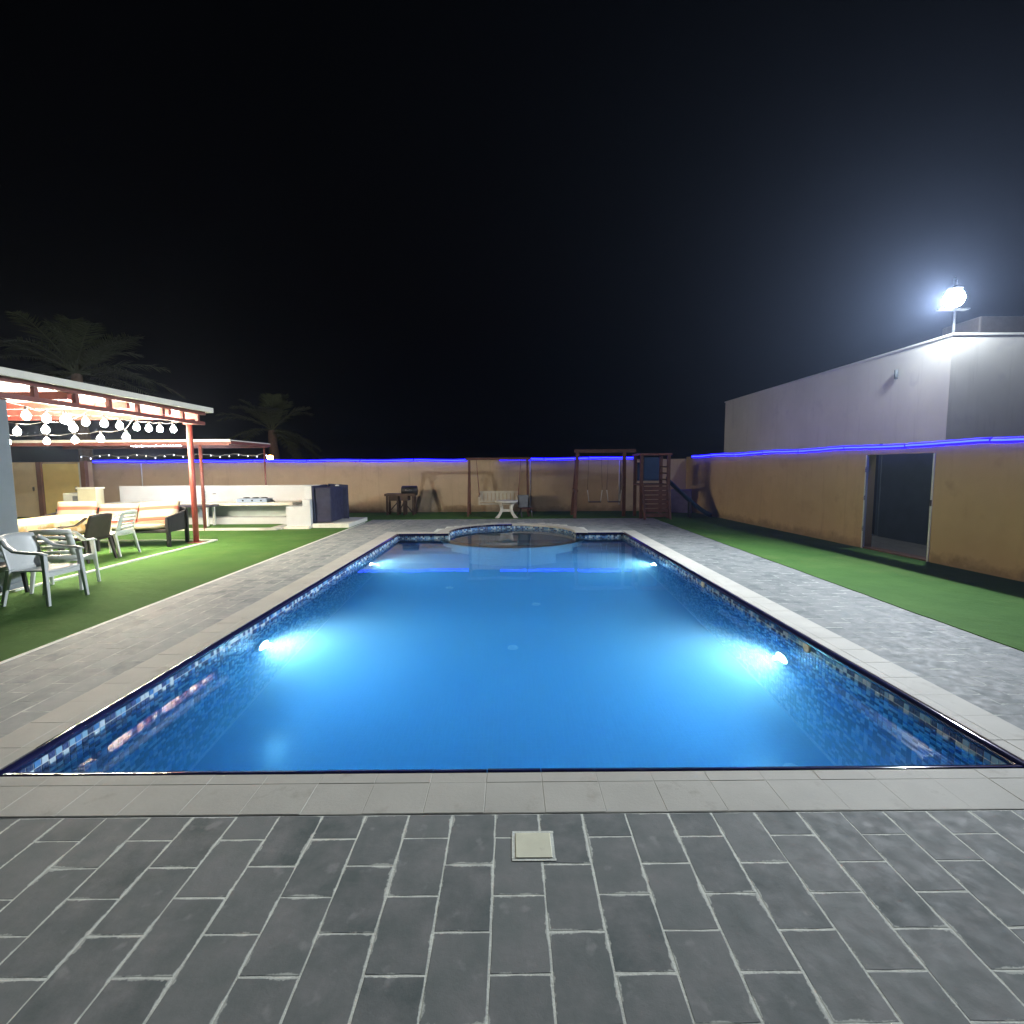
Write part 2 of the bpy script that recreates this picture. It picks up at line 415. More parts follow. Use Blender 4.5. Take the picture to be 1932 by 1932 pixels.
def arc(cx, cy, r_, a0, a1, n): return [(cx+r_*math.cos(a0+(a1-a0)*i/n), cy+r_*math.sin(a0+(a1-a0)*i/n)) for i in range(n+1)]
yb = PY1+CW
aR = math.asin((yb-SPC[1])/SPO)
back = MB(); x0b, x1b = PX0-CW, PX1+CW
arcp = arc(SPC[0], SPC[1], SPO, aR, math.pi-aR, 28)
topv = [(x1b, yb)]+arcp+[(x0b, yb)]
b0 = len(back.v)
for (xa, ya), (xb_, yb_) in zip(topv, topv[1:]):
    b = len(back.v); back.v += [(xa, ya, -.0025), (xa, BY, -.0025), (xb_, BY, -.0025), (xb_, yb_, -.0025)]; back.f.append((b, b+1, b+2, b+3))
back = tag(back.build('back_paving', GROUT), kind='structure')
def in_spa(x, y, l): return math.hypot(x-SPC[0], y-SPC[1]) < SPO+.10 or (abs(x-SPC[0]) < SPO and y < yb)
lay_tiles(back, tile_cells(x0b, x1b, yb, BY), lambda x, y: False, in_spa, None, None, SLATE_LIT_J)
# kerb strip between left paving and turf
MB().box(LX-.04, LX-.004, -2.4, 14.95, -.05, .006).build('kerb_strip', KERB, None)['kind'] = 'structure'

# ---- turf: carpets with slightly wavy cut edges lapping the paving
def wavy(a, b_, seed, amp=.010, step=.12):
    r = random.Random(seed); a, b_ = Vector(a), Vector(b_); n = max(2, int((b_-a).length/step)); d_ = (b_-a).normalized(); nn = Vector((-d_.y, d_.x)); off = 0; out = []
    for i in range(n):
        off = .7*off+r.uniform(-amp, amp)*.7
        p = a.lerp(b_, i/n)+(nn*off if i else nn*0); out.append((p.x, p.y))
    return out
def turf(name, edges):
    poly = []
    for k, (a, b_, wv) in enumerate(edges): poly += wavy(a, b_, k+7) if wv else [a]
    return tag(MB().prism(poly, -.03, .008).build(name, TURF), kind='structure')
turf('left_lawn', [((-19, -2.4), (LX-.05, -2.4), 0), ((LX-.05, -2.4), (LX-.05, WALLY-.003), 1), ((LX-.05, WALLY-.003), (-19, WALLY-.003), 0), ((-19, WALLY-.003), (-19, -2.4), 0)])
turf('right_lawn', [((RX-.01, -2.4), (rwall(-2.4), -2.4), 0), ((rwall(-2.4), -2.4), (rwall(WALLY), WALLY-.003), 0), ((rwall(WALLY), WALLY-.003), (RX-.01, WALLY-.003), 0), ((RX-.01, WALLY-.003), (RX-.01, -2.4), 1)])
turf('back_lawn', [((LX-.04, BY-.01), (RX-.02, BY-.01), 1), ((RX-.02, BY-.01), (RX-.02, WALLY-.003), 0), ((RX-.02, WALLY-.003), (LX-.04, WALLY-.003), 0), ((LX-.04, WALLY-.003), (LX-.04, BY-.01), 0)])

# ================================================================== SWIMMING POOL
pool = thing('swimming_pool', 'rectangular blue mosaic pool with a round spa at its far end', 'pool', (0, 0, 0))
sh = MB(); T_ = .16
for x0, x1, y0, y1 in ((PX0-T_, PX0, PY0-T_, PY1+T_), (PX1, PX1+T_, PY0-T_, PY1+T_), (PX0, PX1, PY0-T_, PY0)):
    sh.box(x0, x1, y0, y1, DEPTH-.1, -.052)
ch = math.sqrt(SPR**2-(PY1-SPC[1])**2)
sh.box(PX0, SPC[0]-ch, PY1, PY1+T_, DEPTH-.1, -.052); sh.box(SPC[0]+ch, PX1, PY1, PY1+T_, DEPTH-.1, -.052)
sh.build('wall', POOLG, pool)
MB().box(PX0, PX1, PY0, PY1+.1, DEPTH-.12, DEPTH).build('floor', POOLF, pool)
# steps across the far end
for k, (dy, z) in enumerate(((.42, -.42), (.82, -.75), (1.22, -1.08))):
    MB().box(PX0+.001, PX1-.001, PY1-dy, PY1-dy+.42-.002, DEPTH+.002, z).build('step', POOLF, pool)
# spa shell: back half wall and the submerged ring
a0 = math.asin((PY1-SPC[1])/SPR)
sp = MB(); n = 60
ins = arc(SPC[0], SPC[1], SPR, a0, math.pi-a0, n); ous = arc(SPC[0], SPC[1], SPR+.14, a0, math.pi-a0, n)
for i in range(n):
    b = len(sp.v)
    for z in (-1.1, -.052):
        sp.v += [ins[i]+(z,), ins[i+1]+(z,), ous[i+1]+(z,), ous[i]+(z,)]
    sp.f += [(b, b+1, b+5, b+4), (b+4, b+5, b+6, b+7), (b+2, b+3, b+7, b+6)]
sp.build('spa_wall', POOLG, pool)
rg = MB(); n = 60
ins = arc(SPC[0], SPC[1], SPR, math.pi-a0+.004, 2*math.pi+a0-.004, n); ous = arc(SPC[0], SPC[1], SPR+.22, math.pi-a0+.004, 2*math.pi+a0-.004, n)
for i in range(n):
    b = len(rg.v)
    for z in (DEPTH, -.15): rg.v += [ins[i]+(z,), ins[i+1]+(z,), ous[i+1]+(z,), ous[i]+(z,)]
    rg.f += [(b, b+1, b+5, b+4), (b+4, b+5, b+6, b+7), (b+2, b+3, b+7, b+6)]
RINGM = M('spa_ring_tile', (.66, .80, .86), .35, .12, 9)
rg.build('spa_ring', RINGM, pool)
MB().lathe([(SPR+.02, -1.1), (SPR+.02, -1.0)], (SPC[0], SPC[1], 0), 48).build('spa_floor', POOLF, pool)

# mosaic, tile by tile
PT = .047; HT = .0215; TH = .004
def mos_mesh():
    me = bpy.data.meshes.new('mosaic_tile'); a = HT; c = .0018
    v = [(0, -a, -a), (0, a, -a), (0, a, a), (0, -a, a), (TH, -a+c, -a+c), (TH, a-c, -a+c), (TH, a-c, a-c), (TH, -a+c, a-c)]
    me.from_pydata(v, [], [(4, 5, 6, 7), (0, 1, 5, 4), (1, 2, 6, 5), (2, 3, 7, 6), (3, 0, 4, 7)]); me.materials.append(MOS1); return me
MOSM = mos_mesh()
jm = MB()
def mos_add(p, nrm, tan):
    b = len(jm.v); u = tan; c = .0018
    for d_, k in ((0, HT), (TH, HT-c)):
        for i, j in ((-1, -1), (1, -1), (1, 1), (-1, 1)):
            jm.v.append((p[0]+nrm[0]*d_+u[0]*i*k, p[1]+nrm[1]*d_+u[1]*i*k, p[2]+j*k))
    jm.f += [(b+4, b+5, b+6, b+7)]+[(b+i, b+(i+1) % 4, b+4+(i+1) % 4, b+4+i) for i in range(4)]
ZT = -.055-HT; nrow = int((ZT-DEPTH)/PT)
rr = random.Random(8)
ncol = int((PY1-PY0)/PT)
for side in (0, 1):
    X = PX0 if side == 0 else PX1; nx = 1 if side == 0 else -1
    for c in range(ncol):
        y = PY0+.004+PT*(c+.5)
        for k in range(nrow):
            z = ZT-PT*k
            if y < PY0+PT*48 and k < 3:
                link('mosaic_tile', MOSM, pool, (X, y, z), 0 if nx == 1 else math.pi)
            else: mos_add((X, y, z), (nx, 0), (0, nx))
for xa, xb in ((PX0, SPC[0]-ch), (SPC[0]+ch, PX1)):
    nc = int((xb-xa)/PT)
    for c in range(nc):
        for k in range(nrow): mos_add((xa+.004+PT*(c+.5), PY1, ZT-PT*k), (0, -1), (1, 0))
al = (math.pi-2*a0)*SPR; nc = int(al/PT)
for c in range(nc):
    a = a0+(math.pi-2*a0)*(c+.5)/nc
    for k in range(18):
        mos_add((SPC[0]+(SPR-.001)*math.cos(a), SPC[1]+(SPR-.001)*math.sin(a), ZT-PT*k), (-math.cos(a), -math.sin(a)), (-math.sin(a), math.cos(a)))
me = bpy.data.meshes.new('mosaic'); me.from_pydata(jm.v, [], jm.f); me.materials.append(MOS)
tag(link('mosaic', me, pool), kind='stuff')

# coping: glazed navy nosing, then a pale stone, piece by piece
def nose_mesh(L):
    m = MB(); prof = [(0, -.052), (-.018, -.050), (-.026, -.036), (-.024, -.014), (-.012, -.002), (.010, .002), (.030, .002), (.030, -.052)]
    b = 0; n = len(prof)
    for y in (-L/2, L/2): m.v += [(x, y, z) for x, z in prof]
    m.v = m.v+m.v
    m.f = [tuple(range(2*n, 3*n)), tuple(reversed(range(3*n, 4*n)))]+[(i, (i+1) % n, n+(i+1) % n, n+i) for i in range(n)]
    me = bpy.data.meshes.new('edge_trim'); me.from_pydata(m.v, [], m.f); me.materials.append(NAVY)
    bm = bmesh.new(); bm.from_mesh(me); bmesh.ops.recalc_face_normals(bm, faces=bm.faces[:])
    bmesh.ops.recalc_face_normals(bm, faces=bm.faces[:]); bm.to_mesh(me); bm.free()
    for p in me.polygons: p.use_smooth = len(p.vertices) == 4
    return me
def stone_mesh(name, L, x0, x1, mat=COPE, z=.0035):
    bm = bmesh.new(); m = MB().box(x0, x1, -L/2, L/2, -.03, z)
    me = bpy.data.meshes.new(name); me.from_pydata(m.v, [], m.f); me.materials.append(mat)
    bm.from_mesh(me); bmesh.ops.bevel(bm, geom=bm.edges[:], offset=.0014, segments=1, affect='EDGES'); bmesh.ops.recalc_face_normals(bm, faces=bm.faces[:]); bm.to_mesh(me); bm.free(); return me
def coping_run(p, q, rot):
    """p->q along the pool edge; local +x points away from the water"""
    p, q = Vector(p), Vector(q); L = (q-p).length; n = max(1, round(L/.30)); l = L/n
    nm = nose_mesh(l-.003); s1 = stone_mesh('coping_stone', l-.0025, .033, .1155); s2 = stone_mesh('coping_stone', l-.0025, .1175, CW-.003)
    for i in range(n):
        c = p.lerp(q, (i+.5)/n)
        for me, nme in ((nm, 'edge_trim'), (s1, 'coping_stone'), (s2, 'coping_stone')):
            link(nme, me, pool, (c.x, c.y, rr.uniform(-.001, .001)), rot)
coping_run((PX0, PY0-CW, 0), (PX0, PY1+CW, 0), math.pi)
coping_run((PX1, PY0-CW, 0), (PX1, PY1+CW, 0), 0)
coping_run((PX0+.03, PY0, 0), (PX1-.03, PY0, 0), -math.pi/2)
coping_run((PX0+.03, PY1, 0), (SPC[0]-ch-.02, PY1, 0), math.pi/2)
coping_run((SPC[0]+ch+.02, PY1, 0), (PX1-.03, PY1, 0), math.pi/2)
cb = MB()   # mortar bed below the coping
for x0, x1, y0, y1 in ((PX0-CW, PX0-.032, PY0-CW, PY1+CW), (PX1+.032, PX1+CW, PY0-CW, PY1+CW), (PX0-.032, PX1+.032, PY0-CW, PY0-.032), (PX0-.032, SPC[0]-ch-.1, PY1+.032, PY1+CW), (SPC[0]+ch+.1, PX1+.032, PY1+.032, PY1+CW)):
    cb.box(x0, x1, y0, y1, -.049, .0022)
cb.build('mortar_bed', COPE, pool)
nseg = 22
a1 = math.asin((PY1-SPC[1])/SPR)
for i in range(nseg):
    a, b_ = a1+(math.pi-2*a1)*i/nseg+.002, a1+(math.pi-2*a1)*(i+1)/nseg-.002
    m = MB(); sub = 4
    for k in range(sub):
        t0, t1 = a+(b_-a)*k/sub, a+(b_-a)*(k+1)/sub; bb = len(m.v)
        for z in (-.03, .006):
            for rad, tt in ((SPR+.03, t0), (SPR+.03, t1), (SPR+.30, t1), (SPR+.30, t0)):
                m.v.append((SPC[0]+rad*math.cos(tt), SPC[1]+rad*math.sin(tt), z))
        m.f += [(bb, bb+1, bb+5, bb+4), (bb+4, bb+5, bb+6, bb+7), (bb+2, bb+3, bb+7, bb+6)]
    m.build('coping_stone', COPE, pool)
    m = MB()
    for k in range(sub):
        t0, t1 = a+(b_-a)*k/sub, a+(b_-a)*(k+1)/sub; bb = len(m.v)
        prof = [(SPR, -.052), (SPR-.022, -.03), (SPR-.012, -.004), (SPR+.027, .003)]
        for rad, z in prof:
            for tt in (t0, t1): m.v.append((SPC[0]+rad*math.cos(tt), SPC[1]+rad*math.sin(tt), z))
        m.f += [(bb+2*j, bb+2*j+1, bb+2*j+3, bb+2*j+2) for j in range(3)]
    m.build('edge_trim', NAVY if a > math.pi*.5 else COPE, pool)
# wall inlets and floor inlets
for y in (4.62, 7.2):
    T = Matrix.Translation((PX1-.004, y, -.085)) @ Matrix.Rotation(-math.pi/2, 4, 'Y')
    MB().lathe([(.055, -.004), (.055, .010), (.044, .016), (.030, .010), (.012, .010)], (0, 0, 0), 20, T).build('inlet', DRAINP, pool, True)
for x, y in ((.02, 6.6), (.42, 8.25), (-1.15, 9.2), (2.45, 4.15)):
    MB().lathe([(.075, 0), (.075, .008), (.05, .016), (.02, .012)], (x, y, DEPTH), 18).build('floor_inlet', WHITEPL, pool)
MB().lathe([(.09, 0), (.09, .02), (.03, .03)], (0, 0, 0), 18, Matrix.Translation((SPC[0]+.06, SPC[1]-SPR-.222, -.42)) @ Matrix.Rotation(math.pi/2, 4, 'X')).build('spa_jet', WHITEPL, pool)

# water
e = .006; sa = math.asin((PY1+e-SPC[1])/(SPR+e))
outl = [(PX0-e, PY0-e), (PX1+e, PY0-e), (PX1+e, PY1+e)]+arc(SPC[0], SPC[1], SPR+e, sa, math.pi-sa, 64)+[(PX0-e, PY1+e)]
tag(MB().prism(outl, DEPTH-.03, WZ).build('water', WATER), kind='structure')

# pool lights
PLZ = -.72
def pool_light(x, y, z, nx, label, energy):
    t = thing('pool_light', label, 'pool light', (x, y, z), 0, 'underwater pool lights')
    T = Matrix.Rotation(nx*math.pi/2, 4, 'Y')
    MB().lathe([(.15, -.02), (.15, .02), (.135, .035), (.115, .03), (.112, .012)], (0, 0, 0), 28, T).build('rim', STEEL, t, True)
    MB().lathe([(.111, .004), (.11, .018), (.08, .03), (.03, .036)], (0, 0, 0), 24, T).build('lens', E_POOL, t, True)
    lamp('light', 'SPOT', (nx*.07, 0, 0), energy, (.93, .92, .98), t, target=(nx*3.07, -.25, -.25), spot_size=R(164), spot_blend=.85, shadow_soft_size=.03)
PW = 255; PWF = 140
pool_light(PX0+.012, 5.45, PLZ, 1, 'glowing round lamp under water on the left pool wall, nearer of two', PW)
pool_light(PX0+.012, 9.75, PLZ, 1, 'glowing round lamp under water on the left pool wall, near the spa', PWF)
pool_light(PX1-.012, 5.0, PLZ, -1, 'glowing round lamp under water on the right pool wall, nearer of two', PW)
pool_light(PX1-.012, 9.55, PLZ, -1, 'glowing round lamp under water on the right pool wall, near the steps', PWF)

# drain cover in the front paving
d = thing('drain_cover', 'square cream plastic drain cover set in the dark slate paving', 'drain cover', (drain[0], drain[1], 0))
MB().box(-.078, .078, -.072, .072, .0005, .0055).build('plate', DRAINP, d, bev=.002)
mm = MB()
mm.box(-.092, .094, .0725, .086, -.01, .0025); mm.box(-.092, .094, -.086, -.0725, -.01, .0025); mm.box(-.094, -.0785, -.072, .072, -.01, .0025); mm.box(.0785, .091, -.072, .072, -.01, .0022)
mm.build('mortar_collar', GROUT, d)

# ================================================================== WALLS AND BUILDING
def led(name, label, pts, cuts, off, group='blue light strips along the wall tops'):
    t = thing(name, label, 'light strip', pts[0], 0, group); o = Vector(pts[0]); r = random.Random(len(label))
    a, b_ = Vector(pts[0]), Vector(pts[1]); L = (b_-a).length; n = max(1, round(L/cuts)); dr = (b_-a)/L
    for i in range(n):
        s0, s1 = L*i/n+.015, L*(i+1)/n-.015
        P = []
        for k in range(9):
            s_ = s0+(s1-s0)*k/8
            P.append(a-o+dr*s_+Vector((0, 0, .010*math.sin(s_*2.3)+r.uniform(-.004, .004))))
        MB().tube(P, .042, 8).build('housing', E_LEDH, t, True)
        MB().tube([p+Vector(off) for p in P], .013, 6).build('core', E_LEDC, t, True)
    return t
# back wall
bw = thing('boundary_wall', 'long peach boundary wall across the far end behind the pool', 'wall', (0, WALLY, 0))
MB().box(-15.4, 6.9, 0, .2, -.1, 1.84).build('panel', WALLB, bw)
MB().box(-15.4, 6.9, -.02, .22, 1.842, 1.885).build('capping', WALLB, bw, bev=.006)
for px_ in (-13.3, .72, 3.95):
    MB().tube([(px_, -.025, .25 if px_ > 0 else .95), (px_, -.025, 1.84)], .016, 8).build('conduit', WHITEPL, bw, True)
LZ = 1.90
led('light_strip', 'blue light strip on the far wall left of the garden swing', [(-15.0, WALLY-.05, LZ+.02), (-1.55, WALLY-.05, LZ-.01)], 1.9, (0, -.034, 0))
led('light_strip', 'blue light strip on the far wall between swing and play tower', [(-.40, WALLY-.05, LZ), (4.45, WALLY-.05, LZ+.04)], 1.6, (0, -.034, 0))
# right wall, with a doorway
ang = math.atan2(-.065, 1); ca = math.cos(ang)
def rw_obj(): return (rwall(0), 0, 0), -math.atan(-.065)
loc_, rz_ = rw_obj()
rw = thing('boundary_wall', 'ochre boundary wall with an open doorway on the right', 'wall', loc_, rz_)
S = lambda y: y/ca
D0, D1, DH, WH = S(8.28), S(9.76), 1.83, 1.955
MB().box(0, .2, S(-3), D0, -.1, WH).build('panel', WALLP, rw)
for a_, b_ in ((S(-3), D0-.05), (D1+.05, S(WALLY-.1))): MB().box(.2005, .212, a_, b_, -.1, WH-.02).build('rear_bounce_skin', GREYP, rw)  # unseen grey skin added so the ochre does not tint bounced light
MB().box(0, .2, D1, S(WALLY-.02), -.1, WH).build('panel', WALLP, rw)
MB().box(.001, .199, D0+.001, D1-.001, DH, WH-.001).build('lintel', WALLP, rw)
MB().box(-.012, .03, D0, D0+.035, 0, DH-.002).build('door_frame', WHITEPL, rw); MB().box(-.012, .03, D1-.035, D1, 0, DH-.002).build('door_frame', WHITEPL, rw)
MB().box(-.004, .215, D0+.04, D1-.04, -.05, .035).build('threshold', M('terracotta_step', (.16, .09, .055), .8, .2, 8), rw)
for z_ in (.35, .95, 1.5): MB().box(-.022, -.0125, D1-.032, D1-.008, z_, z_+.09).build('hinge', STEEL, rw)
MB().box(-.03, -.0125, D0+.006, D0+.03, .95, 1.05).build('latch', DARKST, rw)
led('light_strip', 'blue light strip along the top of the ochre wall on the right', [(rwall(1.5)-.03, 1.5, 1.99), (rwall(17.6)-.03, 17.6, 1.96)], 1.45, (-.034, 0, 0))
# house behind the right wall
hb = thing('white_building', 'plain white building with flat roof behind the ochre wall', 'building', (8.6, 9.95, 0))
MB().box(0, 9, 0, 10.3, -.1, 4.12).build('wall', WHITEP, hb)
MB().box(-.03, 9.03, -.03, 10.33, 4.122, 4.17).build('parapet_cap', WHITEP, hb, bev=.01)
MB().tube([(-.06, 1.32, 3.72), (-.06, 1.32, 3.52)], .035, 10).build('rain_spout', GREYP, hb, True)
MB().box(-.006, .05, .0, 1.655, -.05, 1.88).build('shade_panel', GREYP, hb); MB().box(-.006, .05, 3.045, 9.5, -.05, 1.88).build('shade_panel', GREYP, hb)  # grey sheets added: the doorway's shade put into the wall colour
dd = MB().box(-.012, .05, 1.75, 2.95, 0, 2.05).build('door', DARKST, hb, bev=.006)
MB().box(-.05, -.013, 1.84, 1.88, .95, 1.08).build('handle', STEEL, dd)
MB().box(-.02, .04, 1.66, 1.748, 0, 2.12).build('door_frame', GREYP, hb); MB().box(-.02, .04, 2.952, 3.04, 0, 2.12).build('door_frame', GREYP, hb)
tag(MB().box(7.3, 8.59, 4, 18, -.05, -.03).build('alley_floor', M('alley_concrete', (.13, .13, .12), .9, .2, 4)), kind='structure')
tk = thing('rooftop_unit', 'dark box unit on the flat roof at the right edge', 'roof unit', (9.45, 10.3, 4.17))
MB().box(-.02, 1.2, 0, .9, .06, .42).build('body', DARKST, tk, bev=.03)
for x_ in (.1, 1.05):
    MB().box(x_, x_+.1, .1, .8, 0, .062).build('foot', DARKST, tk)
# floodlight
FL = Vector((8.20, 9.52, 4.68))
fl = thing('floodlight', 'blazing white floodlight on the roof corner of the white building', 'floodlight', FL)
dr = Vector((-1, -.32, -.15)).normalized()
E_FLOOD = EM('flood_lens_glow', (.88, .94, 1), 270.)
MB().lathe([(.02, -.155), (.09, -.135), (.14, -.08), (.16, 0), (.14, .08), (.09, .135), (.03, .155)], (0, 0, 0), 20).build('lens', E_FLOOD, fl, True)
MB().lathe([(.12, .157), (.12, .18), (.05, .22), (.02, .24)], (0, 0, 0), 18).build('housing', DARKST, fl, True)
MB().tube([(.50, .54, -.53), (.50, .54, .30), (.38, .40, .36), (0, 0, .36), (0, 0, .235)], .022, 8).build('arm', STEEL, fl, True)
MB().box(.42, .62, .46, .66, -.53, -.508).build('foot_plate', STEEL, fl)
MB().box(-.28, .26, -.06, .06, -.205, -.185).build('bracket', STEEL, fl)
lamp('light', 'SPOT', tuple(dr*.175), 7300, (.86, .93, 1.0), fl, target=tuple(dr*2), spot_size=R(144), spot_blend=1., shadow_soft_size=.10)

# left gate wall
lw = thing('gate_wall', 'end wall with two tall doors behind the striped sofa', 'wall', (-14.5, 17.2, 0))
MB().box(-4.2, 0, .12, .3, -.1, 1.90).build('panel', WALLB, lw)
MB().box(-.16, 0, -.02, .119, 0, 1.93).build('pillar', FRAMEB, lw)
MB().box(-1.68, -1.52, .0, .119, 0, 1.90).build('pillar', FRAMEB, lw)
dd = MB().box(-1.50, -.255, .05, .118, .02, 1.84).build('door', OCHDOOR, lw, bev=.01)
MB().box(-.40, -.36, .01, .049, .92, 1.06).build('handle', STEEL, dd)
MB().box(-.25, -.17, .02, .118, .0, 1.87).build('door_frame', WHITEPL, lw)
dd = MB().box(-2.75, -1.70, .04, .118, .02, 1.88).build('door', BEIGEDOOR, lw, bev=.01)
MB().box(-1.85, -1.81, 0, .039, .92, 1.06).build('handle', STEEL, dd)

# ================================================================== PERGOLA
pg = thing('pergola', 'red steel pergola with pale flat roof over the dining set', 'pergola', (0, 0, 0))
RZ = 2.90
MB().box(-12.6, -6.62, 6.35, 11.25, RZ, RZ+.03).build('roof_sheet', ROOFW, pg)
MB().box(-6.615, -6.56, 6.33, 11.27, RZ-.03, RZ+.075).build('fascia', FASC, pg, bev=.006)
MB().box(-12.6, -6.62, 11.255, 11.30, RZ-.03, RZ+.07).build('fascia', FASC, pg)
MB().box(-6.80, -6.70, 6.4, 11.2, RZ-.085, RZ-.002).build('top_chord', DKRED, pg)
MB().box(-6.80, -6.72, 6.4, 11.2, 2.60, 2.67).build('bottom_chord', DKRED, pg)
for y in (6.55, 7.27, 7.95, 8.6, 9.25, 9.9, 10.5, 11.0):
    MB().box(-6.79, -6.73, y-.035, y+.035, 2.672, RZ-.087).build('strut', DKRED, pg)
for y in (6.7, 7.9, 9.1, 10.2, 11.1):
    MB().box(-12.5, -6.81, y-.04, y+.04, 2.72, 2.84).build('rafter', REDST, pg)
for x in (-8.2, -9.6, -11.0, -12.4):
    MB().box(x-.03, x+.03, 6.5, 11.2, 2.845, 2.897).build('purlin', DKRED, pg)
for x, y in ((-7.0, 11.08), (-12.4, 11.1), (-12.4, 6.6)):
    MB().tube([(x, y, 0), (x, y, 2.60)], .058, 14).build('post', REDST, pg, True)
    MB().box(x-.12, x+.12, y-.12, y+.12, .006, .018).build('base_plate', REDST, pg)
MB().box(-7.08, -6.805, 11.0, 11.16, 2.602, 2.68).build('head_bracket', REDST, pg)
pl = thing('grey_pillar', 'dark grey square pillar at the left edge carrying the pergola roof', 'pillar', (-7.02, 6.72, 0))
MB().box(-.22, .2, -.22, .2, 0, 2.595).build('shaft', GREYP, pl, bev=.01)
MB().box(-.24, .22, -.24, .22, 0, .10).build('base', GREYP, pl, bev=.008)
kb = tag(MB().box(-6.74, -6.69, 5.2, 11.3, -.02, .035).build('edging_kerb', KERB), 'thin white kerb edging the pergola floor', 'kerb')
tag(MB().box(-12.8, -6.69, 11.32, 11.36, -.02, .035).build('edging_kerb', KERB), 'white kerb along the far side of the pergola floor', 'kerb')

# festoon strings
def festoon(name, label, pts, z, anchors):
    t = thing(name, label, 'string lights', (pts[0][0], pts[0][1], z), 0, 'bulb strings under the pergola'); o = Vector((pts[0][0], pts[0][1], z))
    wire = []; allp = [Vector(anchors[0])]+[Vector((x, y, z+.16)) for x, y in pts]+[Vector(anchors[1])]
    for a, b_ in zip(allp, allp[1:]):
        for k in range(6):
            s_ = k/6; wire.append(a.lerp(b_, s_)+Vector((0, 0, -.035*math.sin(math.pi*s_)))-o)
    wire.append(allp[-1]-o)
    MB().tube(wire, .006, 6).build('cable', BLACKPL, t, True)
    for x, y in pts:
        p = Vector((x, y, z))-o
        sock = MB().lathe([(.014, .085), (.02, .09), (.02, .15), (.008, .165)], tuple(p), 10).build('socket', BLACKPL, t, True)
        MB().lathe([(.006, -.060), (.031, -.052), (.052, -.028), (.058, 0), (.052, .030), (.034, .060), (.018, .084)], tuple(p), 12).build('bulb', E_BULB, sock, True)
festoon('festoon_lights', 'string of glowing globe bulbs running along the pergola front edge', [(-7.73, 8.14), (-7.85, 8.62), (-7.72, 8.82), (-7.9, 9.12), (-7.76, 9.3), (-7.66, 9.6), (-7.76, 10.1), (-7.72, 10.5), (-7.72, 10.85), (-7.6, 11.02), (-7.36, 11.1)], 2.50, ((-7.7, 7.0, 2.84), (-7.1, 11.15, 2.72)))
festoon('festoon_lights', 'short string of three glowing bulbs behind the front string', [(-9.22, 9.5), (-8.33, 9.11), (-7.5, 8.73)], 2.35, ((-10.2, 9.9, 2.72), (-6.82, 8.4, 2.72)))
festoon('festoon_lights', 'lowest string of glowing bulbs crossing the pergola diagonally', [(-11.0, 11.1), (-10.05, 11.0), (-9.12, 10.63), (-8.18, 10.13), (-7.32, 9.67)], 2.25, ((-12.2, 11.1, 2.7), (-6.82, 9.3, 2.7)))

# ================================================================== FURNITURE
def arm_chair(name, label, mat, loc, rz, slats=False, group='plastic garden armchairs', seat_pad=None):
    t = thing(name, label, 'chair', loc, rz, group)
    W, Dp = .24, .24
    MB().sheet(lambda u, v: ((u-.5)*2*W, (v-.5)*2*Dp, .42-.018*math.cos((u-.5)*3.1)-.02*v+(.0 if v > .15 else -.10*(.15-v))), 8, 8, -.018).build('seat', mat, t, True)
    def back(u, v):
        x = (u-.5)*2*(W+.01-.03*v); y = .235+.13*v-.05*(1-((u-.5)*2)**2)*-.9+(-.05); z = .40+.46*v-.02*((u-.5)*2)**2*v
        return (x, y, z)
    if not slats:
        MB().sheet(back, 10, 8, .014).build('backrest', mat, t, True)
    else:
        fr = MB()
        fr.sheet(lambda u, v: back(u, .84+.16*v), 10, 2, .016); fr.sheet(lambda u, v: back(u, .20*v), 10, 2, .016)
        fr.sheet(lambda u, v: back(u*.16, .19+.66*v), 2, 6, .016); fr.sheet(lambda u, v: back(.84+.16*u, .19+.66*v), 2, 6, .016)
        fr.build('backrest', mat, t, True)
        for k in range(4):
            v0 = .25+.15*k
            MB().sheet(lambda u, v: back(.155+.69*u, v0+.085*v), 6, 2, .012).build('slat', mat, t, True)
    for sx in (-1, 1):
        # front and rear legs: angled plastic channels
        for (yt, yb_, xo, zt) in ((-.225, -.265, .035, .62), (.20, .29, .03, .44)):
            top = Vector((sx*(W+.005), yt, zt)); bot = Vector((sx*(W+xo), yb_, 0))
            m = MB(); b = 0
            for k in range(5):
                s_ = k/4; p = top.lerp(bot, s_); wd = .052-.016*s_; dp_ = .050-.014*s_
                m.v += [(p.x-sx*wd/2, p.y-dp_/2, p.z), (p.x+sx*wd/2, p.y-dp_/2, p.z), (p.x+sx*wd/2, p.y+dp_/2, p.z), (p.x-sx*wd/2, p.y+dp_/2, p.z)]
            m.f = [(0, 1, 2, 3), (16, 19, 18, 17)]+[(k*4+i, k*4+(i+1) % 4, k*4+4+(i+1) % 4, k*4+4+i) for k in range(4) for i in range(4)]
            m.build('leg', mat, t, bev=.006)
        P = [Vector((sx*(W-.01), .27, .80)), Vector((sx*(W+.02), .20, .73)), Vector((sx*(W+.03), .10, .665)), Vector((sx*(W+.03), -.06, .645)), Vector((sx*(W+.025), -.20, .64)), Vector((sx*(W+.015), -.26, .62))]
        MB().sheet(lambda u, v: tuple(P[min(int(u*5), 4)].lerp(P[min(int(u*5), 4)+1], u*5-min(int(u*5), 4))+Vector(((v-.5)*.058, 0, -.012*abs(v-.5)*2))), 20, 2, -.018 ).build('armrest', mat, t, True)
    MB().box(-W, W, -.235, -.215, .34, .405).build('apron', mat, t)
    if seat_pad: MB().box(-.2, .2, -.2, .2, .425, .45).build('seat_pad', seat_pad, t, True, bev=.012)
    return t
Q = math.pi/2
arm_chair('plastic_armchair', 'grey white plastic armchair nearest the pool at the left edge', GREYPL, (-5.83, 6.2, .006), Q)
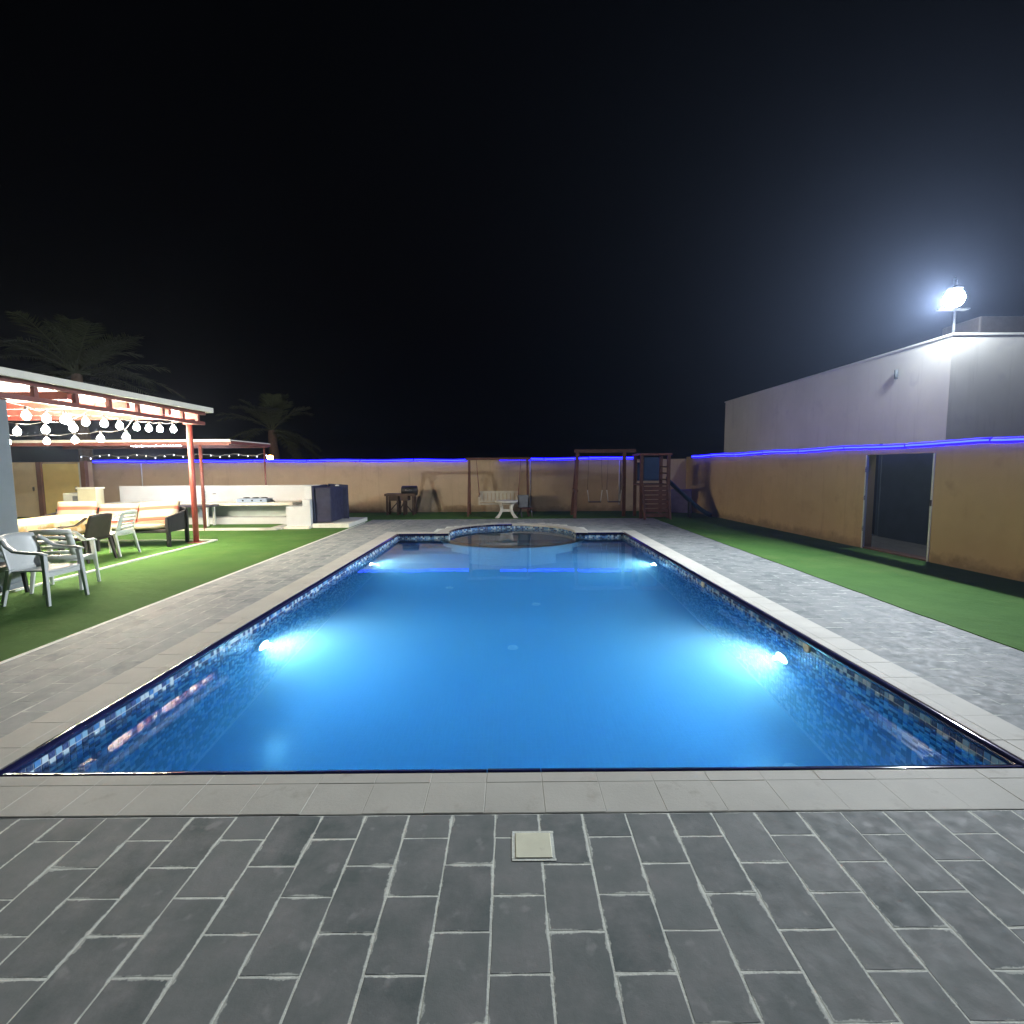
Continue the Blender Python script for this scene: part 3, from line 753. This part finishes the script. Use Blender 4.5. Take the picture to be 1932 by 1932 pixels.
arm_chair('plastic_armchair', 'white slat-backed plastic armchair just behind the nearest grey chair', WHITEPL, (-6.22, 6.92, .006), Q*2+.35, True)
arm_chair('plastic_armchair', 'black plastic armchair cut off by the left edge of the photo', BLACKPL, (-6.72, 6.32, .006), Q*1.1)
arm_chair('plastic_armchair', 'dark brown solid-backed armchair pulled up to the tablecloth', BROWNP, (-7.62, 8.95, .006), -Q-.12, False, seat_pad=CREAMW)
arm_chair('plastic_armchair', 'pale slat-backed plastic armchair between brown armchair and striped sofa', WHITEPL, (-7.62, 9.55, .006), -Q+.06, True)
# dining table
dt = thing('dining_table', 'long dining table standing under the cream tablecloth', 'table', (-8.62, 9.15, 0))
MB().box(-.42, .42, -.92, .92, .70, .728).build('tabletop', WOODD, dt)
for x in (-.36, .36):
    for y in (-.8, .8): MB().box(x-.025, x+.025, y-.025, y+.025, 0, .70).build('leg', DARKST, dt)
def cloth():
    t = MB(); nx, ny = 24, 40
    hw, hl, dr_ = .44, .95, .30
    def prof(u, h):
        s_ = u*(h+dr_)*2-(h+dr_)
        a = min(abs(s_), h); over = abs(s_)-a
        return math.copysign(a, s_) if s_ else 0, over
    P = []
    for i in range(nx+1):
        for j in range(ny+1):
            x, ox = prof(i/nx, hw); y, oy = prof(j/ny, hl)
            drop = max(ox, oy); fold = .016*math.sin(y*17+x*9)*(drop/dr_) if drop else 0
            sx = math.copysign(1, x) if ox > 0 else 0; sy = math.copysign(1, y) if oy > 0 else 0
            P.append((x+sx*(.012+fold+.05*drop), y+sy*(.012+fold+.05*drop), -drop))
    b = len(t.v); t.v += P
    for i in range(nx):
        for j in range(ny): t.f.append((i*(ny+1)+j, (i+1)*(ny+1)+j, (i+1)*(ny+1)+j+1, i*(ny+1)+j+1))
    o = t.build('tablecloth', CLOTH, None, True); o.location = (-8.62, 9.15, .738)
    md = o.modifiers.new('thick', 'SOLIDIFY'); md.thickness = .003; md.offset = 1
    return o
tag(cloth(), 'cream and yellow printed cloth draped over the dining table', 'tablecloth')
nk = thing('white_ornament', 'small white pointed napkin stand at the near end of the table', 'napkin stand', (-8.48, 8.45, .742))
MB().lathe([(.07, 0), (.06, .03), (.035, .10), (.008, .17)], (0, 0, 0), 14).build('body', WHITEPL, nk, True)
# sofa
sf = thing('garden_sofa', 'dark rattan garden sofa at the far side of the pergola', 'sofa', (-8.55, 10.72, .006), R(4))
MB().box(-1.32, 1.32, -.36, .34, .30, .37).build('seat_frame', RATTAN, sf, bev=.015)
def panel_holes(name, x0, x1, y0, y1, z0, z1): return MB().box(x0, x1, y0, y1, z0, z1).build(name, RATTAN, sf, bev=.012)
panel_holes('backrest', -1.32, 1.32, .345, .40, .30, .80)
for sx in (-1, 1):
    MB().sheet(lambda u, v: (sx*1.35, -.38+.78*u, .33+.30*v+.10*u*v), 8, 4, .05*sx).build('armrest_panel', RATTAN, sf)
    for y in (-.33, .34): MB().bar((sx*1.33, y, 0), (sx*1.33, y, .62 if y < 0 else .78), .07).build('leg', BLACKPL, sf, bev=.01)
for y in (-.30, .30): MB().bar((-.2, y, 0), (-.2, y, .31), .06).build('leg', BLACKPL, sf, bev=.01)
def cushion(label, loc, size, rot, name='cushion'):
    sx, sy, sz = size; m = MB(); nu, nv = 12, 8
    def f(u, v, s_):
        x, z = (u-.5), (v-.5); k = (1-(2*x)**4)*(1-(2*z)**4)
        return (x*sx, s_*sy*.5*(.45+.55*max(0, k)**.5), z*sz)
    for s_ in (-1, 1):
        b = len(m.v); m.v += [f(i/nu, j/nv, s_) for i in range(nu+1) for j in range(nv+1)]
        for i in range(nu):
            for j in range(nv):
                qd = (b+i*(nv+1)+j, b+(i+1)*(nv+1)+j, b+(i+1)*(nv+1)+j+1, b+i*(nv+1)+j+1); m.f.append(qd if s_ < 0 else qd[::-1])
    B = (nu+1)*(nv+1)
    for i in range(nu):
        for j in (0, nv): m.f.append((i*(nv+1)+j, (i+1)*(nv+1)+j, B+(i+1)*(nv+1)+j, B+i*(nv+1)+j))
    for j in range(nv):
        for i in (0, nu): m.f.append((i*(nv+1)+j, i*(nv+1)+j+1, B+i*(nv+1)+j+1, B+i*(nv+1)+j))
    o = m.build(name, STRIPE, None, True); o.location = loc; o.rotation_euler = rot
    return tag(o, label, 'cushion', 'striped sofa cushions')
cushion('striped back cushion at the left end of the rattan sofa', (-9.42, 10.87, .70), (.78, .15, .50), (R(-14), 0, R(4)))
cushion('striped back cushion in the middle of the rattan sofa', (-8.56, 10.92, .66), (.78, .15, .44), (R(-18), 0, R(4)))
cushion('striped back cushion at the right end beside the sofa arm', (-7.70, 10.94, .68), (.80, .17, .52), (R(-24), R(-3), R(4)))
cushion('long striped seat cushion lying on the rattan sofa', (-8.55, 10.62, .435), (2.6, .68, .12), (0, 0, R(4)), 'seat_cushion')
bpy.data.objects['seat_cushion'].scale = (1, 1, 1)

# ================================================================== OUTDOOR KITCHEN
kt = thing('kitchen_counter', 'long white masonry kitchen counter with high back and stepped end', 'counter', (0, 0, 0))
MB().box(-11.6, -5.1, 14.9, 15.06, 0, 1.14).build('back_panel', WHITE, kt, bev=.008)
MB().box(-11.6, -6.12, 14.05, 14.898, .60, .68).build('countertop', STONE, kt, bev=.008)
MB().box(-11.6, -6.12, 14.55, 14.897, .0, .598).build('base_recess', M('pale_green_paint', (.42, .50, .47), .75, .08, 2), kt)
MB().box(-11.6, -6.12, 14.10, 14.548, 0, .26).build('lower_ledge', WHITE, kt, bev=.006)
for x in (-11.6, -8.95): MB().box(x, x+.16, 14.08, 14.549, .262, .598).build('pier', WHITE, kt)
MB().box(-6.118, -5.45, 13.62, 14.897, 0, .60).build('end_block', WHITE, kt, bev=.008)
MB().box(-5.66, -5.452, 13.60, 14.897, .602, .78).build('end_step', WHITE, kt, bev=.008)
MB().box(-5.66, -5.452, 13.75, 14.897, .782, 1.14).build('end_upstand', WHITE, kt, bev=.008)
MB().box(-5.42, -4.42, 13.62, 15.4, -.02, .12).build('plinth', KERB, kt, bev=.008)
MB().box(-6.11, -5.425, 13.4, 13.618, -.02, .07).build('plinth', KERB, kt, bev=.008)
np_ = thing('navy_cover', 'dark navy tarpaulin box cover at the pool end of the counter', 'cover', (-5.45, 14.3, .12))
MB().sheet(lambda u, v: (.055+.012*math.sin(v*5+u*7), -.55+1.1*u, 1.03*v-.012*math.sin(u*6)), 10, 8, .05).build('front_panel', NAVYT, np_, True)
MB().sheet(lambda u, v: (.06+.50*u, .555+.25*u+.010*math.sin(v*6), 1.06*v-.05*u), 8, 8, -.04).build('side_panel', NAVYT, np_, True)
MB().box(.058, .50, -.5, .55, .02, .98).build('body', NAVYT, np_, bev=.03)
tag(MB().box(-11.8, -6.2, 13.18, 14.1, -.02, .07).build('kitchen_floor', FLOORC), kind='structure')
MB().box(-11.7, -6.4, 13.26, 14.08, .0705, .076).build('kitchen_turf', TURF)['kind'] = 'structure'
MB().box(-6.196, -6.12, 13.3, 14.08, -.02, .05).build('kitchen_edge', FLOORC)['kind'] = 'structure'
st = thing('gas_stove', 'low blue grey gas stove on the white countertop', 'stove', (-7.3, 14.32, .682))
MB().box(-.42, .42, -.2, .2, .0, .11).build('body', M('stove_enamel', (.30, .38, .52), .35, .1, 6), st, bev=.012)
for x in (-.24, .02, .27):
    MB().lathe([(.09, .112), (.09, .128), (.05, .14), (.02, .14)], (x, 0, 0), 16).build('burner', BLACKPL, st, True)
    MB().tube([(x, -.2, .055), (x, -.225, .055)], .022, 10).build('knob', BLACKPL, st, True)
MB().tube([(.42, .05, .06), (.55, 0, .02), (.6, -.1, .012)], .012, 8).build('hose', BLACKPL, st, True)
fc = thing('kitchen_tap', 'thin steel tap standing at the back of the white counter', 'tap', (-9.0, 14.78, .682))
MB().tube([(0, 0, 0), (0, 0, .28), (0, -.04, .33), (0, -.12, .33), (0, -.15, .27)], .013, 8).build('spout', STEEL, fc, True)
MB().tube([(.28, .06, .22), (.28, -.02, .22)], .012, 8).build('valve', STEEL, fc, True)
MB().box(.24, .32, -.035, -.02, .205, .235).build('lever', STEEL, fc)
MB().lathe([(.03, 0), (.03, .015), (.014, .02)], (0, 0, 0), 12).build('flange', STEEL, fc, True)
sk = thing('sink_bench', 'dark trestle bench with white bracket legs beside the sofa', 'bench', (-8.55, 13.75, .076))
MB().box(-1.0, .42, -.22, .22, .52, .58).build('top', M('dark_slab', (.06, .055, .08), .4, .15, 5), sk, bev=.01)
for x in (-.8, .3):
    MB().bar((x, -.15, 0), (x, -.15, .52), .05).build('leg', WHITEPL, sk); MB().bar((x, .15, 0), (x, .15, .52), .05).build('leg', WHITEPL, sk)
wc = thing('white_cabinet', 'small white cabinet with grey door at the left end of counter', 'cabinet', (-12.25, 14.35, 0))
MB().box(-.30, .30, -.28, .28, .05, .98).build('body', WHITEPL, wc, bev=.015)
MB().box(-.02, .25, -.30, -.282, .12, .9).build('door', M('grey_glass_door', (.22, .25, .27), .3, .1, 4), wc, bev=.005)
for x in (-.25, .25): MB().box(x-.03, x+.03, -.2, .2, 0, .052).build('foot', BLACKPL, wc)
cp = thing('cream_pillar', 'short cream pillar standing between cabinet and white counter', 'pillar', (-11.62, 13.9, 0))
MB().box(-.25, .25, -.14, .14, 0, 1.10).build('shaft', M('cream_paint', (.60, .58, .42), .75, .08, 3), cp, bev=.008)
MB().box(-.27, .27, -.16, .16, 1.102, 1.15).build('cap', KERB, cp, bev=.006)
kc = thing('kitchen_canopy', 'low flat canopy with red beams over the white kitchen counter', 'canopy', (0, 0, 0))
MB().box(-13.4, -7.25, 13.15, 15.3, 2.36, 2.385).build('roof_sheet', ROOFW, kc)
MB().box(-13.4, -7.25, 13.10, 13.147, 2.335, 2.40).build('fascia', FASC, kc)
MB().box(-7.30, -7.25, 13.15, 15.3, 2.28, 2.358).build('side_beam', DKRED, kc)
for y in (13.2, 15.2): MB().box(-13.4, -7.31, y-.035, y+.035, 2.25, 2.358).build('beam', DKRED, kc)
for x, y in ((-8.1, 13.22), (-13.3, 13.22), (-7.4, 15.2)):
    MB().tube([(x, y, .0), (x, y, 2.25)], .042 if y < 14 else .025, 12).build('post', DKRED, kc, True)
tl = thing('tube_light', 'bright white fluorescent tube under the kitchen canopy', 'tube light', (-9.68, 13.85, 2.30))
MB().tube([(-.66, 0, -.02), (.66, 0, -.02)], .022, 10).build('tube', E_TUBE, tl, True)
MB().box(-.70, .70, -.03, .03, .012, .05).build('housing', WHITEPL, tl)
for x in (-.69, .69): MB().box(x-.012, x+.012, -.02, .02, -.045, .0115).build('end_cap', WHITEPL, tl)
fy = thing('fairy_lights', 'string of tiny pale fairy lights hanging below the canopy', 'string lights', (-10.4, 15.32, 2.05))
pts = [(-2.6+5.6*i/40, 0, -.03*math.sin(i*.9)+.02*math.sin(i*2.3)) for i in range(41)]
MB().tube(pts, .004, 5).build('cable', WHITEPL, fy, True)
for i, p in enumerate(pts):
    if i % 2 == 0: MB().lathe([(.004, -.022), (.013, -.01), (.013, .004), (.004, .014)], (p[0], p[1], p[2]-.03), 6).build('bulb', E_FAIRY, fy, True)

# ================================================================== FAR END
wb = thing('timber_bar_table', 'dark timber table with braced legs against the far wall', 'table', (-3.8, 17.3, .006))
MB().box(-.50, .55, -.25, .25, .66, .74).build('top', WOODD, wb, bev=.01)
MB().box(-.34, -.05, -.23, .23, .50, .658).build('drawer', WOODD, wb); MB().box(.02, .30, -.23, .23, .50, .658).build('drawer', WOODD, wb)
for x in (-.42, -.06, .16, .47):
    for y in (-.18, .18): MB().bar((x, y, 0), (x, y, .66), .065).build('leg', WOODD, wb)
for a, b_ in (((-.42, -.18, .05), (-.06, -.18, .45)), ((.16, -.18, .45), (.47, -.18, .05)), ((-.06, -.18, .05), (.16, -.18, .45))): MB().bar(a, b_, .035).build('brace', WOODD, wb)
bx = thing('barrel_grill', 'black lidded grill drum resting on the dark timber table', 'grill', (-3.48, 17.3, .746))
MB().tube([(-.27, 0, .10), (-.25, 0, .10), (.25, 0, .10), (.27, 0, .10)], [.13, .16, .16, .13], 16).build('drum', BLACKPL, bx, True)
MB().tube([(-.12, -.17, .12), (.12, -.17, .12)], .012, 8).build('handle', STEEL, bx, True)
for x in (-.2, .2): MB().box(x-.015, x+.015, -.1, .1, 0, .02).build('foot', BLACKPL, bx)

sw = thing('garden_swing', 'brown framed garden swing with cream slatted bench seat', 'swing', (-.40, 16.9, .006))
for x in (-1.0, 1.0):
    MB().bar((x, -.45, 0), (x*.97, -.05, 1.88), .06).build('post', WOOD, sw); MB().bar((x, .45, 0), (x*.97, .05, 1.88), .06).build('post', WOOD, sw)
    MB().bar((x, -.36, .42), (x, .36, .42), .04).build('cross_rail', WOOD, sw)
MB().bar((-1.1, 0, 1.90), (1.1, 0, 1.90), .08).build('top_beam', WOOD, sw)
for k in range(10):
    MB().box(-.62+.13*k, -.62+.13*k+.10, .17, .19, .46, .80).build('back_slat', CREAMW, sw)
MB().box(-.66, .68, .155, .169, .74, .815).build('back_rail', CREAMW, sw); MB().box(-.66, .68, .155, .169, .43, .48).build('back_rail', CREAMW, sw)
for k in range(4): MB().box(-.66, .68, -.30+.115*k, -.21+.115*k, .38, .405).build('seat_slat', CREAMW, sw)
for x in (-.64, .66):
    MB().bar((x, -.28, .62), (x, .17, .66), .05, .03).build('armrest', CREAMW, sw)
    MB().bar((x, -.26, .39), (x, -.26, .62), .04).build('arm_post', CREAMW, sw)
    for y in (-.24, .16): MB().tube([(x, y, .6), (x*1.15, 0, 1.87)], .008, 6).build('chain', DKRED, sw)
gt = thing('stone_table', 'small cast stone table with two curved legs on the far paving', 'table', (-.13, 16.0, .006))
MB().lathe([(.30, .50), (.36, .505), (.37, .53), (.36, .555), (.30, .56)], (0, 0, 0), 28).build('top', STONE, gt, True)
for s_ in (-1, 1):
    m = MB(); P = [(.30, 0), (.27, .04), (.20, .14), (.15, .26), (.16, .38), (.22, .50)]
    for k, (x, z) in enumerate(P):
        hw = .045+.02*abs(k-2.5)/2.5; m.v += [(s_*(x-hw), -.09, z), (s_*(x+hw), -.09, z), (s_*(x+hw), .09, z), (s_*(x-hw), .09, z)]
    m.f = [(0, 1, 2, 3), tuple(len(m.v)-4+i for i in range(4))]+[(k*4+i, k*4+(i+1) % 4, k*4+4+(i+1) % 4, k*4+4+i) for k in range(5) for i in range(4)]
    m.build('leg', STONE, gt, bev=.012)
MB().box(-.12, .12, -.05, .05, .20, .28).build('stretcher', STONE, gt)
bg_ = thing('black_folding_chair', 'dark folded chair leaning beside the garden swing', 'chair', (.47, 16.35, .006), R(20))
MB().box(-.2, .2, -.02, .02, .30, .72, Matrix.Rotation(R(-12), 4, 'X')).build('backrest', BLACKPL, bg_, bev=.01)
MB().box(-.2, .2, -.22, .16, .27, .30).build('seat', M('maroon_fabric', (.10, .03, .03), .8, .2, 10), bg_, bev=.01)
for x in (-.18, .18):
    MB().bar((x, -.2, 0), (x, .14, .68), .03).build('leg', DARKST, bg_); MB().bar((x, .2, 0), (x, -.16, .30), .03).build('leg', DARKST, bg_)

ps = thing('swing_set', 'timber swing set with two white roped seats by the far wall', 'swing set', (3.0, 16.3, .006))
MB().bar((-.92, 0, 2.12), (1.06, 0, 2.12), .11).build('top_beam', WOOD, ps)
for s_ in (-1, 1): MB().bar((-.95+.02*s_, s_*.55, 0), (-.82, s_*.04, 2.08), .09).build('post', WOOD, ps)
MB().bar((-.92, -.35, .85), (-.86, .32, .85), .16, .05).build('cross_rail', WOOD, ps)
MB().bar((.70, 0, 0), (.70, 0, 2.08), .10).build('post', WOOD, ps)
for x in (-.25, .38):
    MB().box(x-.20, x+.20, -.09, .09, .46, .49).build('swing_seat', DARKST, ps, bev=.008)
    for s_ in (-1, 1):
        MB().tube([(x+s_*.19, 0, .49), (x+s_*.24, 0, .86)], .011, 6).build('rope', WHITEPL, ps, True)
        MB().tube([(x+s_*.24, 0, .86), (x+s_*.20, 0, 2.07)], .005, 6).build('chain', DARKST, ps, True)
tw = thing('play_tower', 'timber play tower with dark blue panel and climbing ramp', 'play tower', (4.5, 16.0, .006))
for x in (-.42, .42):
    for y in (-.4, .4): MB().bar((x, y, 0), (x, y, 2.02), .09).build('post', WOOD, tw)
MB().box(-.46, .46, -.44, .44, 1.02, 1.07).build('deck', WOOD, tw)
MB().box(-.36, .12, -.43, -.40, 1.20, 1.90).build('blue_panel', BLUEPL, tw, bev=.02)
MB().box(-.36, .36, .38, .41, 1.15, 1.75).build('rear_panel', BLUEPL, tw, bev=.02)
MB().box(-.50, .50, -.48, .48, 1.96, 2.02).build('roof', DKRED, tw)
for k in range(7):
    z0 = .08+.135*k; y = -.72+.04*k
    MB().bar((-.36, y, z0+.05), (.36, y, z0+.05), .03, .115).build('ramp_board', WOOD, tw)
for x in (-.39, .39): MB().bar((x, -.78, 0), (x, -.46, 1.05), .06).build('ramp_rail', WOOD, tw)
for k in range(3): MB().bar((.42, -.38, 1.2+.2*k), (.42, .38, 1.2+.2*k), .04).build('guard_rail', WOOD, tw)
sl = thing('blue_slide', 'dark blue plastic slide descending from the play tower', 'slide', (4.98, 15.95, .006), R(-12))
def chute(u, v):
    x = 1.35*u; z = 1.05*(1-u)**1.25+.06+.04*math.cos(u*3); y = (v-.5)*.44
    return (x, y, z+.14*(abs(v-.5)*2)**3)
MB().sheet(chute, 16, 8, .02).build('chute', BLUEPL, sl, True)
for y in (-.2, .2): MB().bar((.7, y, 0), (.7, y, .5), .04).build('support', DARKST, sl)
wg = thing('wall_toy', 'purple grey ride-on toy leaning in the far right corner', 'toy', (5.95, 17.35, .006), R(-25))
MB().box(-.34, .34, -.05, .05, 0, .85, Matrix.Rotation(R(14), 4, 'X')).build('board', M('lilac_plastic', (.16, .14, .26), .6, .2, 5), wg, bev=.03)
MB().tube([(-.2, -.1, .55), (0, -.16, .62), (.2, -.1, .55)], .03, 8).build('handle', BLUEPL, wg, True)

# ================================================================== BEYOND THE WALL
def palm(label, loc, h, nfr, flen, seed):
    r = random.Random(seed); t = thing('palm_tree', label, 'palm tree', loc, 0, 'date palms beyond the walls')
    P = [(.10*math.sin(k*.5), .06*k*.3, h*k/10) for k in range(11)]
    MB().tube(P, [.24-.07*k/10+(.02 if k % 2 else 0) for k in range(11)], 12).build('trunk', TRUNK, t)
    top = Vector(P[-1]); cr = thing_part = bpy.data.objects.new('crown', None)
    m = MB(); ribs = MB()
    for i in range(nfr):
        az = i*2.399+r.uniform(-.3, .3); el = R(r.uniform(-15, 80)); L = flen*r.uniform(.8, 1.1)
        d0 = Vector((math.cos(az)*math.cos(el), math.sin(az)*math.cos(el), math.sin(el))); sag = r.uniform(.28, .5)
        pts_ = [top+d0*(L*s_/10)+Vector((0, 0, -sag*L*(s_/10)**2.2)) for s_ in range(11)]
        ribs.tube(pts_, [.03-.0024*k for k in range(11)], 5)
        for k in range(44):
            s_ = .12+.86*k/44; fi = s_*10; a = int(fi); p = pts_[a].lerp(pts_[min(a+1, 10)], fi-a); tg = (pts_[min(a+1, 10)]-pts_[a]).normalized()
            sd_ = tg.cross(Vector((0, 0, 1))).normalized(); ll = .55*math.sin(math.pi*min(1, s_*.8+.15))**.7*flen/2.6
            for sg in (-1, 1):
                dv = (sd_*sg*.75+tg*.6+Vector((0, 0, r.uniform(-.25, .2)))).normalized(); wv = tg.cross(dv).normalized()*.0+tg*.022
                q_ = p+dv*ll+Vector((0, 0, -.06*ll)); mid = p+dv*ll*.5
                b = len(m.v); m.v += [tuple(p-wv*.6), tuple(mid-wv), tuple(q_), tuple(mid+wv), tuple(p+wv*.6)]; m.f.append((b, b+1, b+2, b+3, b+4))
    ribs.build('frond_ribs', LEAF, t); me = bpy.data.meshes.new('fronds'); me.from_pydata(m.v, [], m.f); me.materials.append(LEAF); tag(link('fronds', me, t), kind='stuff')
palm('shadowy palm tree beyond the far wall above the amber lamp', (-11.0, 23.5, 0), 3.4, 26, 2.7, 4)
palm('large dim palm tree above the pergola at upper left', (-16.6, 19.6, 0), 5.3, 30, 3.6, 9)
ol = thing('amber_lamp', 'small amber lantern glowing behind the far wall below the palm', 'lamp', (-9.75, 20.5, 0))
MB().tube([(0, 0, 0), (0, 0, 1.96)], .035, 8).build('post', DARKST, ol, True)
MB().lathe([(.04, 1.98), (.10, 2.0), (.12, 2.08), (.10, 2.14), (.04, 2.16)], (0, 0, 0), 14).build('globe', E_ORANGE, ol, True)
MB().lathe([(.16, 2.165), (.10, 2.20), (.02, 2.23)], (0, 0, 0), 14).build('hood', DARKST, ol, True)

# ================================================================== HAZE
def haze():
    m = bpy.data.materials.new('night_haze'); m.use_nodes = True; t = m.node_tree; t.nodes.clear()
    o = N(t, 'ShaderNodeOutputMaterial'); v = N(t, 'ShaderNodeVolumePrincipled')
    v.inputs['Color'].default_value = (.52, .66, 1, 1); v.inputs['Density'].default_value = HAZE; v.inputs['Anisotropy'].default_value = .72
    t.links.new(v.outputs[0], o.inputs['Volume'])
    return tag(MB().box(-262, 262, -62, 402, -3.2, 11.5).build('haze', m), kind='stuff')
haze()
